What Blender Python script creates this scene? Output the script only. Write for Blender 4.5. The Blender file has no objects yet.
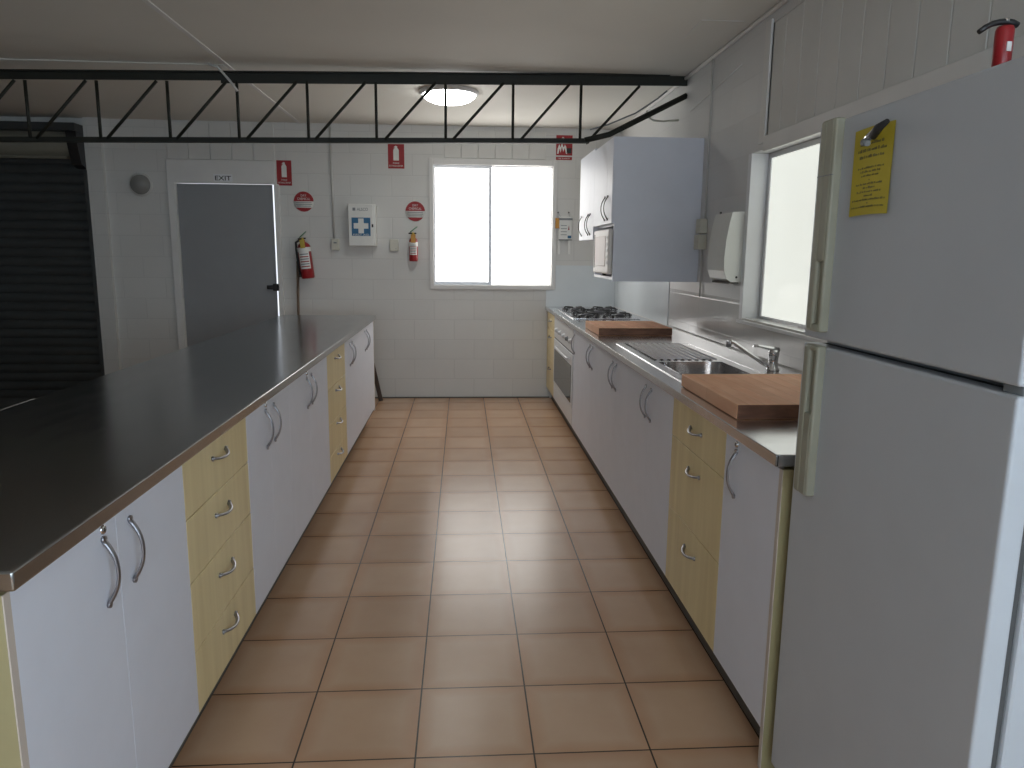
import bpy, bmesh, math, random
from mathutils import Vector, Matrix, Euler
random.seed(7)
S = bpy.context.scene
COL = S.collection

# ------------------------------------------------------------------ camera
F_PX = 737.47
PITCH, YAW, ROLL = .1744, .067, .0099
cam_data = bpy.data.cameras.new('camera')
cam = bpy.data.objects.new('camera', cam_data)
COL.objects.link(cam)
cam_data.sensor_fit = 'HORIZONTAL'
cam_data.sensor_width = 36.0
cam_data.lens = F_PX * 36.0 / 1024.0
cam_data.clip_start = .02
cy_, sy_, cp_, sp_ = math.cos(YAW), math.sin(YAW), math.cos(PITCH), math.sin(PITCH)
fw = Vector((sy_*cp_, cy_*cp_, -sp_)); rt = Vector((cy_, -sy_, 0)); up = rt.cross(fw)
c_, s_ = math.cos(ROLL), math.sin(ROLL)
R_, U_ = rt*c_ + up*s_, up*c_ - rt*s_
mw = Matrix((R_, U_, -fw)).transposed().to_4x4()
mw.translation = Vector((.4923, -1.9548, 1.4595))
cam.matrix_world = mw
S.camera = cam

# ------------------------------------------------------------------ world, exposure
S.view_settings.view_transform = 'Standard'
S.view_settings.look = 'None'
S.view_settings.exposure = 0.1
S.view_settings.gamma = 1.0
S.view_settings.use_curve_mapping = False
W = bpy.data.worlds.new('world'); S.world = W; W.use_nodes = True
W.node_tree.nodes['Background'].inputs[0].default_value = (.86, .92, 1.0, 1)
W.node_tree.nodes['Background'].inputs[1].default_value = 1.3
# daylight strength of the frosted panes, and the ceiling lamp
PANE_FAR, PANE_RIGHT, PANE_BEHIND, LAMP = 4.0, .66, 6.9, 17.0

# ------------------------------------------------------------------ main measures
WX = 2.03          # right wall face
FY = 5.5           # far wall face
BY = -5.0          # wall behind the camera
LX = -6.6          # left wall
CZ = 2.67          # ceiling
BZ = .94           # benchtop height
XL, XR = -.265, 1.345   # cabinet fronts of the two runs
KL, KR = -.345, 1.403   # kickboards

# ------------------------------------------------------------------ materials
def mat(name, col, rough=.5, metal=0.0, spec=.5, emit=None, estr=0.0):
    m = bpy.data.materials.new(name); m.use_nodes = True
    b = m.node_tree.nodes['Principled BSDF']
    b.inputs['Base Color'].default_value = (*col, 1)
    b.inputs['Roughness'].default_value = rough
    b.inputs['Metallic'].default_value = metal
    b.inputs['Specular IOR Level'].default_value = spec
    if emit:
        b.inputs['Emission Color'].default_value = (*emit, 1)
        b.inputs['Emission Strength'].default_value = estr
    return m
def N(m, t, **kw):
    n = m.node_tree.nodes.new(t)
    for k, v in kw.items(): setattr(n, k, v)
    return n
def L(m, a, b): m.node_tree.links.new(a, b)
def B(m): return m.node_tree.nodes['Principled BSDF']

def vary(m, col, amount=.06, scale=6.0, stretch=(1, 1, 1), detail=3, bump=0.0, bscale=None):
    """mottle a material with noise in object space"""
    tc = N(m, 'ShaderNodeTexCoord'); mp = N(m, 'ShaderNodeMapping')
    mp.inputs['Scale'].default_value = stretch
    L(m, tc.outputs['Object'], mp.inputs[0])
    nz = N(m, 'ShaderNodeTexNoise'); nz.inputs['Scale'].default_value = scale; nz.inputs['Detail'].default_value = detail
    L(m, mp.outputs[0], nz.inputs['Vector'])
    cr = N(m, 'ShaderNodeValToRGB')
    cr.color_ramp.elements[0].position = .3; cr.color_ramp.elements[1].position = .7
    cr.color_ramp.elements[0].color = (*[c*(1-amount) for c in col], 1)
    cr.color_ramp.elements[1].color = (*[min(1, c*(1+amount)) for c in col], 1)
    L(m, nz.outputs['Fac'], cr.inputs[0]); L(m, cr.outputs[0], B(m).inputs['Base Color'])
    if bump:
        n2 = N(m, 'ShaderNodeTexNoise'); n2.inputs['Scale'].default_value = bscale or scale*8
        L(m, mp.outputs[0], n2.inputs['Vector'])
        bp = N(m, 'ShaderNodeBump'); bp.inputs['Strength'].default_value = bump; bp.inputs['Distance'].default_value = .004
        L(m, n2.outputs['Fac'], bp.inputs['Height']); L(m, bp.outputs[0], B(m).inputs['Normal'])
    return m

def block_mat(name, col, axis, rough=.45, low_gloss=None, bw=.4, bh=.2, msize=.005, mcol=.86, bump=.35):
    """painted block wall; axis = the horizontal axis of the wall"""
    m = mat(name, col, rough)
    tc = N(m, 'ShaderNodeTexCoord'); sx = N(m, 'ShaderNodeSeparateXYZ'); cx = N(m, 'ShaderNodeCombineXYZ')
    L(m, tc.outputs['Object'], sx.inputs[0])
    L(m, sx.outputs[0 if axis == 'x' else 1], cx.inputs[0]); L(m, sx.outputs[2], cx.inputs[1])
    br = N(m, 'ShaderNodeTexBrick')
    br.inputs['Scale'].default_value = 1; br.inputs['Brick Width'].default_value = bw; br.inputs['Row Height'].default_value = bh
    br.inputs['Mortar Size'].default_value = msize; br.inputs['Mortar Smooth'].default_value = .6
    br.inputs['Color1'].default_value = (*col, 1); br.inputs['Color2'].default_value = (*[c*.965 for c in col], 1)
    br.inputs['Mortar'].default_value = (*[c*mcol for c in col], 1)
    L(m, cx.outputs[0], br.inputs['Vector'])
    nz = N(m, 'ShaderNodeTexNoise'); nz.inputs['Scale'].default_value = 1.6; nz.inputs['Detail'].default_value = 5
    L(m, tc.outputs['Object'], nz.inputs['Vector'])
    mx = N(m, 'ShaderNodeMix', data_type='RGBA', blend_type='MULTIPLY'); mx.inputs[0].default_value = .16
    L(m, br.outputs['Color'], mx.inputs[6]); L(m, nz.outputs['Fac'], mx.inputs[7])
    L(m, mx.outputs[2], B(m).inputs['Base Color'])
    n2 = N(m, 'ShaderNodeTexNoise'); n2.inputs['Scale'].default_value = 60
    L(m, tc.outputs['Object'], n2.inputs['Vector'])
    sub = N(m, 'ShaderNodeMath', operation='MULTIPLY_ADD'); sub.inputs[1].default_value = -1.0
    L(m, br.outputs['Fac'], sub.inputs[0]); 
    ml = N(m, 'ShaderNodeMath', operation='MULTIPLY'); ml.inputs[1].default_value = .35
    L(m, n2.outputs['Fac'], ml.inputs[0]); L(m, ml.outputs[0], sub.inputs[2])
    bp = N(m, 'ShaderNodeBump'); bp.inputs['Strength'].default_value = bump; bp.inputs['Distance'].default_value = .004
    L(m, sub.outputs[0], bp.inputs['Height']); L(m, bp.outputs[0], B(m).inputs['Normal'])
    if low_gloss:
        lt = N(m, 'ShaderNodeMath', operation='LESS_THAN'); lt.inputs[1].default_value = low_gloss
        L(m, sx.outputs[2], lt.inputs[0])
        mr = N(m, 'ShaderNodeMapRange'); mr.inputs['To Min'].default_value = rough; mr.inputs['To Max'].default_value = .16
        L(m, lt.outputs[0], mr.inputs[0]); L(m, mr.outputs[0], B(m).inputs['Roughness'])
    return m

def tile_mat():
    m = mat('terracotta_tile', (.5, .32, .2), .3)
    tc = N(m, 'ShaderNodeTexCoord')
    br = N(m, 'ShaderNodeTexBrick'); br.offset = 0; br.squash = 1
    br.inputs['Scale'].default_value = 1; br.inputs['Brick Width'].default_value = .35; br.inputs['Row Height'].default_value = .35
    br.inputs['Mortar Size'].default_value = .0028; br.inputs['Mortar Smooth'].default_value = .15
    br.inputs['Color1'].default_value = (.66, .45, .30, 1); br.inputs['Color2'].default_value = (.57, .375, .245, 1)
    br.inputs['Mortar'].default_value = (.07, .058, .048, 1)
    L(m, tc.outputs['Object'], br.inputs['Vector'])
    # cloudy glaze inside each tile and redder rims
    nz = N(m, 'ShaderNodeTexNoise'); nz.inputs['Scale'].default_value = 4.0; nz.inputs['Detail'].default_value = 4; nz.inputs['Roughness'].default_value = .5
    L(m, tc.outputs['Object'], nz.inputs['Vector'])
    cr = N(m, 'ShaderNodeValToRGB'); cr.color_ramp.elements[0].position = .1; cr.color_ramp.elements[1].position = .9
    cr.color_ramp.elements[0].color = (.66, .54, .46, 1); cr.color_ramp.elements[1].color = (1, 1, 1, 1)
    L(m, nz.outputs['Fac'], cr.inputs[0])
    mx = N(m, 'ShaderNodeMix', data_type='RGBA', blend_type='MULTIPLY'); mx.inputs[0].default_value = .5
    L(m, br.outputs['Color'], mx.inputs[6]); L(m, cr.outputs[0], mx.inputs[7])
    # rim darkening from the distance to the tile edge
    sx = N(m, 'ShaderNodeSeparateXYZ'); L(m, tc.outputs['Object'], sx.inputs[0])
    ds = []
    for k in (0, 1):
        dv = N(m, 'ShaderNodeMath', operation='DIVIDE'); dv.inputs[1].default_value = .35
        pp = N(m, 'ShaderNodeMath', operation='PINGPONG'); pp.inputs[1].default_value = .5
        L(m, sx.outputs[k], dv.inputs[0]); L(m, dv.outputs[0], pp.inputs[0]); ds.append(pp)
    mn = N(m, 'ShaderNodeMath', operation='MINIMUM'); L(m, ds[0].outputs[0], mn.inputs[0]); L(m, ds[1].outputs[0], mn.inputs[1])
    c2 = N(m, 'ShaderNodeValToRGB'); c2.color_ramp.elements[0].position = 0; c2.color_ramp.elements[1].position = .16
    c2.color_ramp.elements[0].color = (.86, .70, .58, 1); c2.color_ramp.elements[1].color = (1, 1, 1, 1)
    L(m, mn.outputs[0], c2.inputs[0])
    m2 = N(m, 'ShaderNodeMix', data_type='RGBA', blend_type='MULTIPLY'); m2.inputs[0].default_value = .7
    L(m, mx.outputs[2], m2.inputs[6]); L(m, c2.outputs[0], m2.inputs[7]); L(m, m2.outputs[2], B(m).inputs['Base Color'])
    bp = N(m, 'ShaderNodeBump'); bp.invert = True; bp.inputs['Strength'].default_value = .5; bp.inputs['Distance'].default_value = .003
    L(m, br.outputs['Fac'], bp.inputs['Height']); L(m, bp.outputs[0], B(m).inputs['Normal'])
    mr = N(m, 'ShaderNodeMapRange'); mr.inputs['To Min'].default_value = .25; mr.inputs['To Max'].default_value = .27
    L(m, nz.outputs['Fac'], mr.inputs[0]); L(m, mr.outputs[0], B(m).inputs['Roughness'])
    return m

def wood(name, c1, c2, scale, stretch, rough=.45, strips=None):
    m = mat(name, c1, rough)
    tc = N(m, 'ShaderNodeTexCoord'); mp = N(m, 'ShaderNodeMapping'); mp.inputs['Scale'].default_value = stretch
    L(m, tc.outputs['Object'], mp.inputs[0])
    nz = N(m, 'ShaderNodeTexNoise'); nz.inputs['Scale'].default_value = scale; nz.inputs['Detail'].default_value = 4; nz.inputs['Distortion'].default_value = .3
    L(m, mp.outputs[0], nz.inputs['Vector'])
    cr = N(m, 'ShaderNodeValToRGB'); cr.color_ramp.elements[0].position = .32; cr.color_ramp.elements[1].position = .68
    cr.color_ramp.elements[0].color = (*c2, 1); cr.color_ramp.elements[1].color = (*c1, 1)
    L(m, nz.outputs['Fac'], cr.inputs[0]); out = cr.outputs[0]
    if strips:
        br = N(m, 'ShaderNodeTexBrick'); br.inputs['Scale'].default_value = 1
        br.inputs['Brick Width'].default_value = strips[0]; br.inputs['Row Height'].default_value = strips[1]; br.inputs['Mortar Size'].default_value = .0006
        br.inputs['Color1'].default_value = (1, 1, 1, 1); br.inputs['Color2'].default_value = (.84, .79, .75, 1); br.inputs['Mortar'].default_value = (.5, .4, .35, 1)
        rotm = N(m, 'ShaderNodeMapping'); rotm.inputs['Rotation'].default_value = (0, 0, math.pi/2*strips[2])
        L(m, tc.outputs['Object'], rotm.inputs[0]); L(m, rotm.outputs[0], br.inputs['Vector'])
        mx = N(m, 'ShaderNodeMix', data_type='RGBA', blend_type='MULTIPLY'); mx.inputs[0].default_value = .8
        L(m, out, mx.inputs[6]); L(m, br.outputs['Color'], mx.inputs[7]); out = mx.outputs[2]
    L(m, out, B(m).inputs['Base Color'])
    return m

def steel(name, col, rough, streak=(1, 1, 1)):
    m = mat(name, col, rough, 1.0)
    tc = N(m, 'ShaderNodeTexCoord'); mp = N(m, 'ShaderNodeMapping'); mp.inputs['Scale'].default_value = streak
    L(m, tc.outputs['Object'], mp.inputs[0])
    nz = N(m, 'ShaderNodeTexNoise'); nz.inputs['Scale'].default_value = 14; nz.inputs['Detail'].default_value = 5
    L(m, mp.outputs[0], nz.inputs['Vector'])
    mr = N(m, 'ShaderNodeMapRange'); mr.inputs['To Min'].default_value = rough*.75; mr.inputs['To Max'].default_value = rough*1.35
    L(m, nz.outputs['Fac'], mr.inputs[0]); L(m, mr.outputs[0], B(m).inputs['Roughness'])
    bp = N(m, 'ShaderNodeBump'); bp.inputs['Strength'].default_value = .03; bp.inputs['Distance'].default_value = .003
    L(m, nz.outputs['Fac'], bp.inputs['Height']); L(m, bp.outputs[0], B(m).inputs['Normal'])
    return m

def pane_mat(name, col, strength):
    """obscure glass lit by the daylight outside"""
    m = mat(name, (.75, .77, .74), .22)
    b = B(m); b.inputs['Emission Color'].default_value = (*col, 1); b.inputs['Emission Strength'].default_value = strength
    tc = N(m, 'ShaderNodeTexCoord'); v = N(m, 'ShaderNodeTexVoronoi'); v.inputs['Scale'].default_value = 160
    L(m, tc.outputs['Object'], v.inputs['Vector'])
    bp = N(m, 'ShaderNodeBump'); bp.inputs['Strength'].default_value = .2; bp.inputs['Distance'].default_value = .001
    L(m, v.outputs['Distance'], bp.inputs['Height']); L(m, bp.outputs[0], b.inputs['Normal'])
    return m

WALLC = (.77, .76, .73)
M_FLOOR = tile_mat()
M_WALLX = block_mat('painted_block_x', WALLC, 'x', mcol=.90, bump=.3)
M_WALLY = block_mat('painted_block_y', (.77, .77, .76), 'y', .4, low_gloss=1.22, mcol=.95, bump=.15)
M_WALLPLAIN = vary(mat('painted_plaster', WALLC, .6), WALLC, .04, 2, bump=.08)
M_DARKWALL = vary(mat('left_wall_darkened', (.22, .22, .21), .6), (.22, .22, .21), .05, 2)  # unseen left wall, coloured dark to keep that side of the room dim
M_CEIL = vary(mat('ceiling_board', (.74, .72, .66), .75), (.74, .72, .66), .03, 1.2, bump=.05)
M_CLAD = vary(mat('painted_cladding', (.70, .69, .66), .55), (.70, .69, .66), .04, 3)
M_TRIM = vary(mat('trim_paint', (.76, .75, .73), .45), (.76, .75, .73), .03, 5)
M_WHITE = vary(mat('gloss_white_paint', (.82, .83, .85), .3), (.82, .83, .85), .02, 5)
M_ALU = mat('window_aluminium', (.62, .62, .64), .4, .5)
M_SPLASH = vary(mat('splashback_sheet', (.74, .78, .80), .18), (.74, .78, .80), .03, 3)
M_LAM = vary(mat('white_laminate', (.78, .80, .88), .42, 0, .28), (.78, .80, .88), .015, 9, bump=.03, bscale=300)
M_CARC = vary(mat('cream_carcass', (.40, .34, .18), .5), (.40, .34, .18), .05, 8)
M_EDGE = vary(mat('pale_edging', (.62, .54, .47), .5), (.62, .54, .47), .04, 8)
M_DRAW = wood('maple_laminate', (.84, .70, .40), (.74, .60, .32), 22, (1, 1, .06), .4)
M_KICK = vary(mat('kickboard_dark', (.10, .09, .075), .6), (.10, .09, .075), .1, 10)
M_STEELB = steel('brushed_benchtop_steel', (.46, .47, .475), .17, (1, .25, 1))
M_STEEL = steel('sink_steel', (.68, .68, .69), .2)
M_CHROME = vary(mat('chrome', (.8, .8, .82), .12, 1.0), (.8, .8, .82), .02, 20)
M_SATIN = vary(mat('satin_nickel_handle', (.34, .34, .37), .28, 1.0), (.34, .34, .37), .06, 40)
M_BLACK = vary(mat('black_plastic', (.015, .015, .016), .4), (.015, .015, .016), .1, 30)
M_IRON = vary(mat('cast_iron', (.02, .02, .022), .55), (.02, .02, .022), .2, 60)
M_TRUSS = vary(mat('truss_paint', (.013, .014, .009), .6), (.013, .014, .009), .15, 12)
M_ROLL = vary(mat('roller_slat', (.050, .055, .055), .5), (.050, .055, .055), .12, 5)
M_DRUM = vary(mat('roller_curtain_cream', (.20, .19, .15), .6), (.20, .19, .15), .08, 5)
M_DOOR = vary(mat('grey_door_paint', (.30, .31, .32), .5), (.30, .31, .32), .03, 4)
M_FRIDGE = vary(mat('fridge_enamel', (.58, .61, .65), .38), (.58, .61, .65), .015, 8, bump=.05, bscale=350)
M_FHAND = vary(mat('fridge_handle_cream', (.36, .35, .27), .45), (.36, .35, .27), .05, 12)
M_GASK = vary(mat('fridge_gasket', (.09, .09, .09), .7), (.09, .09, .09), .1, 12)
M_BOARD = wood('board_timber', (1.0, .61, .40), (.92, .49, .30), 5, (6, 1, 6), .62, strips=(.31, .052, 1))
B(M_BOARD).inputs['Specular IOR Level'].default_value = .25
M_BEND = wood('board_end_shaded', (.26, .12, .07), (.14, .06, .035), 14, (1, 1, 3), .6)  # same timber, darkened to paint the shadow side of the near ends
M_RED = vary(mat('red_enamel', (.32, .014, .018), .3), (.32, .014, .018), .06, 10)
M_REDS = vary(mat('red_sign', (.34, .016, .02), .5), (.34, .016, .02), .04, 10)
M_SIGNW = vary(mat('sign_white', (.80, .80, .77), .5), (.80, .80, .77), .03, 10)
M_BLUE = vary(mat('first_aid_blue', (.035, .15, .30), .5), (.035, .15, .30), .04, 10)
M_DARKT = vary(mat('lettering_dark', (.03, .04, .04), .6), (.03, .04, .04), .1, 10)
M_GREYT = vary(mat('lettering_grey', (.25, .27, .28), .6), (.25, .27, .28), .1, 10)
M_CREAMP = vary(mat('cream_plastic', (.66, .64, .55), .45), (.66, .64, .55), .03, 10)
M_MICRO = vary(mat('microwave_white', (.80, .76, .72), .45, 0, .25), (.80, .76, .72), .02, 10)
M_MGLASS = vary(mat('microwave_door_panel', (.58, .48, .45), .45, 0, .25), (.58, .48, .45), .04, 10)
M_YEL = vary(mat('yellow_card', (.62, .50, .035), .6), (.62, .50, .035), .05, 9)
M_PRINT = vary(mat('card_print', (.22, .19, .05), .6), (.22, .19, .05), .1, 9)
M_ORG = vary(mat('orange_tag', (.62, .30, .05), .5), (.62, .30, .05), .06, 9)
M_TAGY = vary(mat('yellow_tag', (.55, .40, .06), .5), (.55, .40, .06), .06, 9)
M_GREEN = vary(mat('green_lever', (.08, .25, .13), .5), (.08, .25, .13), .06, 9)
M_BROWN = wood('dark_stick_timber', (.075, .045, .03), (.04, .025, .018), 8, (6, 6, 1))
M_HANDLEW = wood('broom_timber', (.22, .15, .10), (.15, .10, .065), 8, (6, 6, 1))
M_OVEN = vary(mat('oven_enamel', (.74, .75, .77), .3), (.74, .75, .77), .015, 9)
M_OGLASS = vary(mat('oven_glass', (.03, .034, .036), .08), (.03, .034, .036), .1, 9)
M_PIN = vary(mat('burner_cap', (.12, .12, .13), .4), (.12, .12, .13), .1, 30)
M_COND = vary(mat('conduit_paint', (.58, .57, .54), .5), (.58, .57, .54), .04, 20)
M_TOWEL = vary(mat('dispenser_plastic', (.80, .81, .77), .35), (.80, .81, .77), .02, 10)
M_RUBBER = vary(mat('black_rubber', (.02, .02, .02), .5), (.02, .02, .02), .1, 30)
M_PANE1 = pane_mat('frosted_pane_far', (1.0, .98, .95), PANE_FAR)
M_PANE2 = pane_mat('frosted_pane_right', (.97, 1.0, .92), PANE_RIGHT)
M_PANE3 = pane_mat('frosted_pane_behind', (.70, .85, 1.0), PANE_BEHIND)
M_LAMP = mat('lamp_diffuser', (.9, .9, .9), .4, emit=(.97, 1.0, .98), estr=LAMP)
M_CONC = vary(mat('outside_ground', (.4, .38, .34), .9), (.4, .38, .34), .1, 2)

# ------------------------------------------------------------------ mesh helpers
class MB:
    def __init__(s): s.bm = bmesh.new(); s.mats = []
    def mi(s, m):
        if m not in s.mats: s.mats.append(m)
        return s.mats.index(m)
    def _fin(s, faces, m, smooth=False):
        i = s.mi(m)
        for f in faces:
            if f.is_valid: f.material_index = i; f.smooth = smooth
    def box(s, lo, hi, m, bev=0.0, seg=2, rot=None, piv=None):
        lo = Vector(lo); hi = Vector(hi)
        bm = bmesh.new(); bmesh.ops.create_cube(bm, size=1)
        for v in bm.verts: v.co = Vector([(lo[k]+hi[k])/2 + v.co[k]*(hi[k]-lo[k]) for k in range(3)])
        if bev > 0: bmesh.ops.bevel(bm, geom=bm.edges[:], offset=bev, segments=seg, affect='EDGES', profile=.5)
        if rot is not None:
            piv = Vector(piv) if piv is not None else (lo+hi)/2
            for v in bm.verts: v.co = piv + rot @ (v.co - piv)
        s.merge(bm, m, bev > 0)
        return s
    def merge(s, bm, m, smooth=False):
        i = s.mi(m); mp = {}
        for v in bm.verts: mp[v.index] = s.bm.verts.new(v.co)
        for f in bm.faces:
            try: nf = s.bm.faces.new([mp[v.index] for v in f.verts])
            except ValueError: continue
            nf.material_index = i; nf.smooth = smooth and f.calc_area() < .002
        bm.free()
    def quadgrid(s, fn, nu, nv, m, smooth=True):
        g = [[s.bm.verts.new(fn(u/nu, v/nv)) for v in range(nv+1)] for u in range(nu+1)]
        fs = [s.bm.faces.new((g[a][b], g[a+1][b], g[a+1][b+1], g[a][b+1])) for a in range(nu) for b in range(nv)]
        s._fin(fs, m, smooth); return s
    def tube(s, pts, r, m, n=10, caps=True, flat=None):
        pts = [Vector(p) for p in pts]; rs = r if isinstance(r, (list, tuple)) else [r]*len(pts)
        rings = []; prev = None
        for i, p in enumerate(pts):
            d = (pts[min(i+1, len(pts)-1)] - pts[max(i-1, 0)]).normalized()
            if prev is None:
                a = Vector((0, 0, 1)) if abs(d.z) < .9 else Vector((1, 0, 0))
                x = d.cross(a).normalized()
            else: x = (prev - d*prev.dot(d)).normalized()
            prev = x; y = d.cross(x)
            fy = flat if flat else 1.0
            rings.append([s.bm.verts.new(p + x*math.cos(t)*rs[i] + y*math.sin(t)*rs[i]*fy) for t in [2*math.pi*k/n for k in range(n)]])
        fs = []
        for a, b in zip(rings, rings[1:]):
            for k in range(n): fs.append(s.bm.faces.new((a[k], a[(k+1) % n], b[(k+1) % n], b[k])))
        s._fin(fs, m, True)
        if caps: s._fin([s.bm.faces.new(rings[0][::-1]), s.bm.faces.new(rings[-1])], m)
        return s
    def lathe(s, prof, m, c=(0, 0, 0), axis=(0, 0, 1), n=32, smooth=True, rot=None):
        """prof = [(radius, height)...] about axis through c"""
        ax = Vector(axis).normalized(); a = Vector((1, 0, 0)) if abs(ax.x) < .9 else Vector((0, 1, 0))
        x = ax.cross(a).normalized(); y = ax.cross(x); c = Vector(c); rings = []
        for r, h in prof:
            if r < 1e-6: rings.append([s.bm.verts.new(c + ax*h)])
            else: rings.append([s.bm.verts.new(c + ax*h + x*math.cos(2*math.pi*k/n)*r + y*math.sin(2*math.pi*k/n)*r) for k in range(n)])
        fs = []
        for p, q in zip(rings, rings[1:]):
            for k in range(n):
                k2 = (k+1) % n
                if len(p) == 1 and len(q) == 1: continue
                if len(p) == 1: fs.append(s.bm.faces.new((p[0], q[k2], q[k])))
                elif len(q) == 1: fs.append(s.bm.faces.new((p[k], p[k2], q[0])))
                else: fs.append(s.bm.faces.new((p[k], p[k2], q[k2], q[k])))
        s._fin(fs, m, smooth)
        return s
    def prism(s, pts, vec, m, smooth=False):
        a = [s.bm.verts.new(Vector(p)) for p in pts]; b = [s.bm.verts.new(Vector(p)+Vector(vec)) for p in pts]; n = len(a)
        fs = [s.bm.faces.new(a[::-1]), s.bm.faces.new(b)]
        s._fin(fs, m)
        s._fin([s.bm.faces.new((a[k], a[(k+1) % n], b[(k+1) % n], b[k])) for k in range(n)], m, smooth)
        return s
    def text(s, txt, m, centre, height, facing='-y', width=None, depth=.0006, bold=0.0):
        cu = bpy.data.curves.new('t', 'FONT'); cu.body = txt; cu.size = 1; cu.extrude = 0; cu.offset = bold; cu.resolution_u = 3
        ob = bpy.data.objects.new('t', cu); COL.objects.link(ob)
        dg = bpy.context.evaluated_depsgraph_get(); me = bpy.data.meshes.new_from_object(ob.evaluated_get(dg))
        xs = [v.co.x for v in me.vertices]; ys = [v.co.y for v in me.vertices]
        x0, x1, y0, y1 = min(xs), max(xs), min(ys), max(ys)
        k = height/(y1-y0); kx = (width/(x1-x0)) if width else k
        c = Vector(centre); vs = []
        for v in me.vertices:
            u, w = (v.co.x-(x0+x1)/2)*kx, (v.co.y-(y0+y1)/2)*k
            vs.append(s.bm.verts.new(c + (Vector((u, -depth, w)) if facing == '-y' else Vector((-depth, -u, w)))))
        for p in me.polygons:
            try: f = s.bm.faces.new([vs[i] for i in p.vertices]); f.material_index = s.mi(m)
            except ValueError: pass
        bpy.data.objects.remove(ob); bpy.data.curves.remove(cu); bpy.data.meshes.remove(me)
        return s
    def xform(s, mtx):
        for v in s.bm.verts: v.co = mtx @ v.co
        return s

def wloc(o):
    v = Vector((0, 0, 0))
    while o: v += o.location; o = o.parent
    return v
def obj(name, mb, parent=None, base=False):
    me = bpy.data.meshes.new(name)
    bmesh.ops.recalc_face_normals(mb.bm, faces=mb.bm.faces[:])
    off = wloc(parent) if parent else Vector((0, 0, 0)); own = Vector((0, 0, 0))
    if base and len(mb.bm.verts):
        xs = [v.co for v in mb.bm.verts]
        own = Vector(((min(v.x for v in xs)+max(v.x for v in xs))/2, (min(v.y for v in xs)+max(v.y for v in xs))/2, min(v.z for v in xs)))
    for v in mb.bm.verts: v.co -= off + own
    mb.bm.to_mesh(me); mb.bm.free()
    for m in mb.mats: me.materials.append(m)
    o = bpy.data.objects.new(name, me); COL.objects.link(o); o.location = own
    if parent: o.parent = parent
    return o
def thing(name, label, cat, loc, group=None):
    o = bpy.data.objects.new(name, None); COL.objects.link(o); o.location = loc; o.empty_display_size = .1
    o['label'] = label; o['category'] = cat
    if group: o['group'] = group
    return o
def tag(o, label, cat, group=None):
    o['label'] = label; o['category'] = cat
    if group: o['group'] = group
    return o
def struct(name, mb):
    o = obj(name, mb); o['kind'] = 'structure'; return o
def bx(lo, hi, m, bev=0.0, seg=2): return MB().box(lo, hi, m, bev, seg)

# ------------------------------------------------------------------ the room
T = .12
struct('floor', bx((LX-T, BY-T, -.1), (WX+.3, FY+T, 0), M_FLOOR))
struct('ceiling', bx((LX-T, BY-T, CZ), (WX+.3, FY+T, CZ+.1), M_CEIL))
# far wall in pieces around the roller door, the exit door and the window
w = MB()
for lo, hi in [((LX-T, 0), (-6.1, CZ)), ((-6.1, 2.56), (-3.03, CZ)), ((-3.03, 0), (-2.24, CZ)), ((-2.24, 2.1), (-1.32, CZ)),
               ((-1.32, 0), (.19, CZ)), ((.19, 0), (1.39, 1.13)), ((.19, 2.34), (1.39, CZ)), ((1.39, 0), (WX+T, CZ))]:
    w.box((lo[0], FY, lo[1]), (hi[0], FY+T, hi[1]), M_WALLX)
w.box((-3.03, FY-.05, 0), (-2.88, FY, CZ), M_WALLX)
wf = struct('wall_far', w)
def cladding(name, lo, hi, pitch, along, face, m=M_CLAD):
    """vertical boards with open grooves; along 'x' (on the far wall) or 'y' (on the right wall)"""
    b = MB(); a0, a1 = lo[0], hi[0]; k = a0 if along == 'x' else a0 + ((.988-a0) % pitch) - pitch
    while k < a1 - .02:
        e = min(k+pitch, a1); k = max(k, a0)
        if along == 'x': b.box((k+.003, face-.012, lo[1]), (e-.003, face+.004, hi[1]), m, .003, 1)
        else: b.box((face-.008, k+.002, lo[1]), (face+.012, e-.002, hi[1]), m, .003, 1)
        k = e
    if along == 'x': b.box((a0, face-.0, lo[1]), (a1, face+.006, hi[1]), m)
    else: b.box((face+.008, a0, lo[1]), (face+.03, a1, hi[1]), m)
    return b
o = obj('infill_cladding', cladding('c', (-2.3, 2.315), (-1.29, 2.655), .2, 'x', FY-.001), wf)
o = obj('infill_cladding', cladding('c', (.31, 2.372), (1.30, 2.63), .165, 'x', FY-.001), wf)
# right wall in pieces around its two windows, with boards above
w = MB()
for lo, hi in [((2.06, 0), (FY+T, CZ)), ((1.86, 2.0), (2.06, CZ)), ((BY, 2.0), (1.86, 2.04)), ((BY, 2.6), (1.86, CZ)),
               ((.55, 0), (2.06, 1.125)), ((-2.3, 0), (.55, 2.0)), ((-4.3, 0), (-2.3, .9)), ((BY-T, 0), (-4.3, 2.0))]:
    w.box((WX, lo[0], lo[1]), (WX+T, hi[0], hi[1]), M_WALLY)
wr = struct('wall_right', w)
obj('wall_boards', cladding('c', (BY, 2.04), (1.86, 2.6), .181, 'y', WX+.012), wr)
obj('wall_post', bx((WX-.012, 1.86, 2.03), (WX+.01, 1.93, 2.62), M_TRIM, .003), wr)
struct('trim_1', bx((WX-.016, BY, 1.985), (WX+.01, 1.86, 2.062), M_TRIM, .004))
w = MB().tube([(WX-.012, BY, CZ-.014), (WX-.012, FY, CZ-.014)], .012, M_TRIM, 8)
struct('trim_2', w)
struct('wall_left', bx((LX-T, BY-T, 0), (LX, FY+T, CZ), M_DARKWALL))
w = MB()
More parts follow.
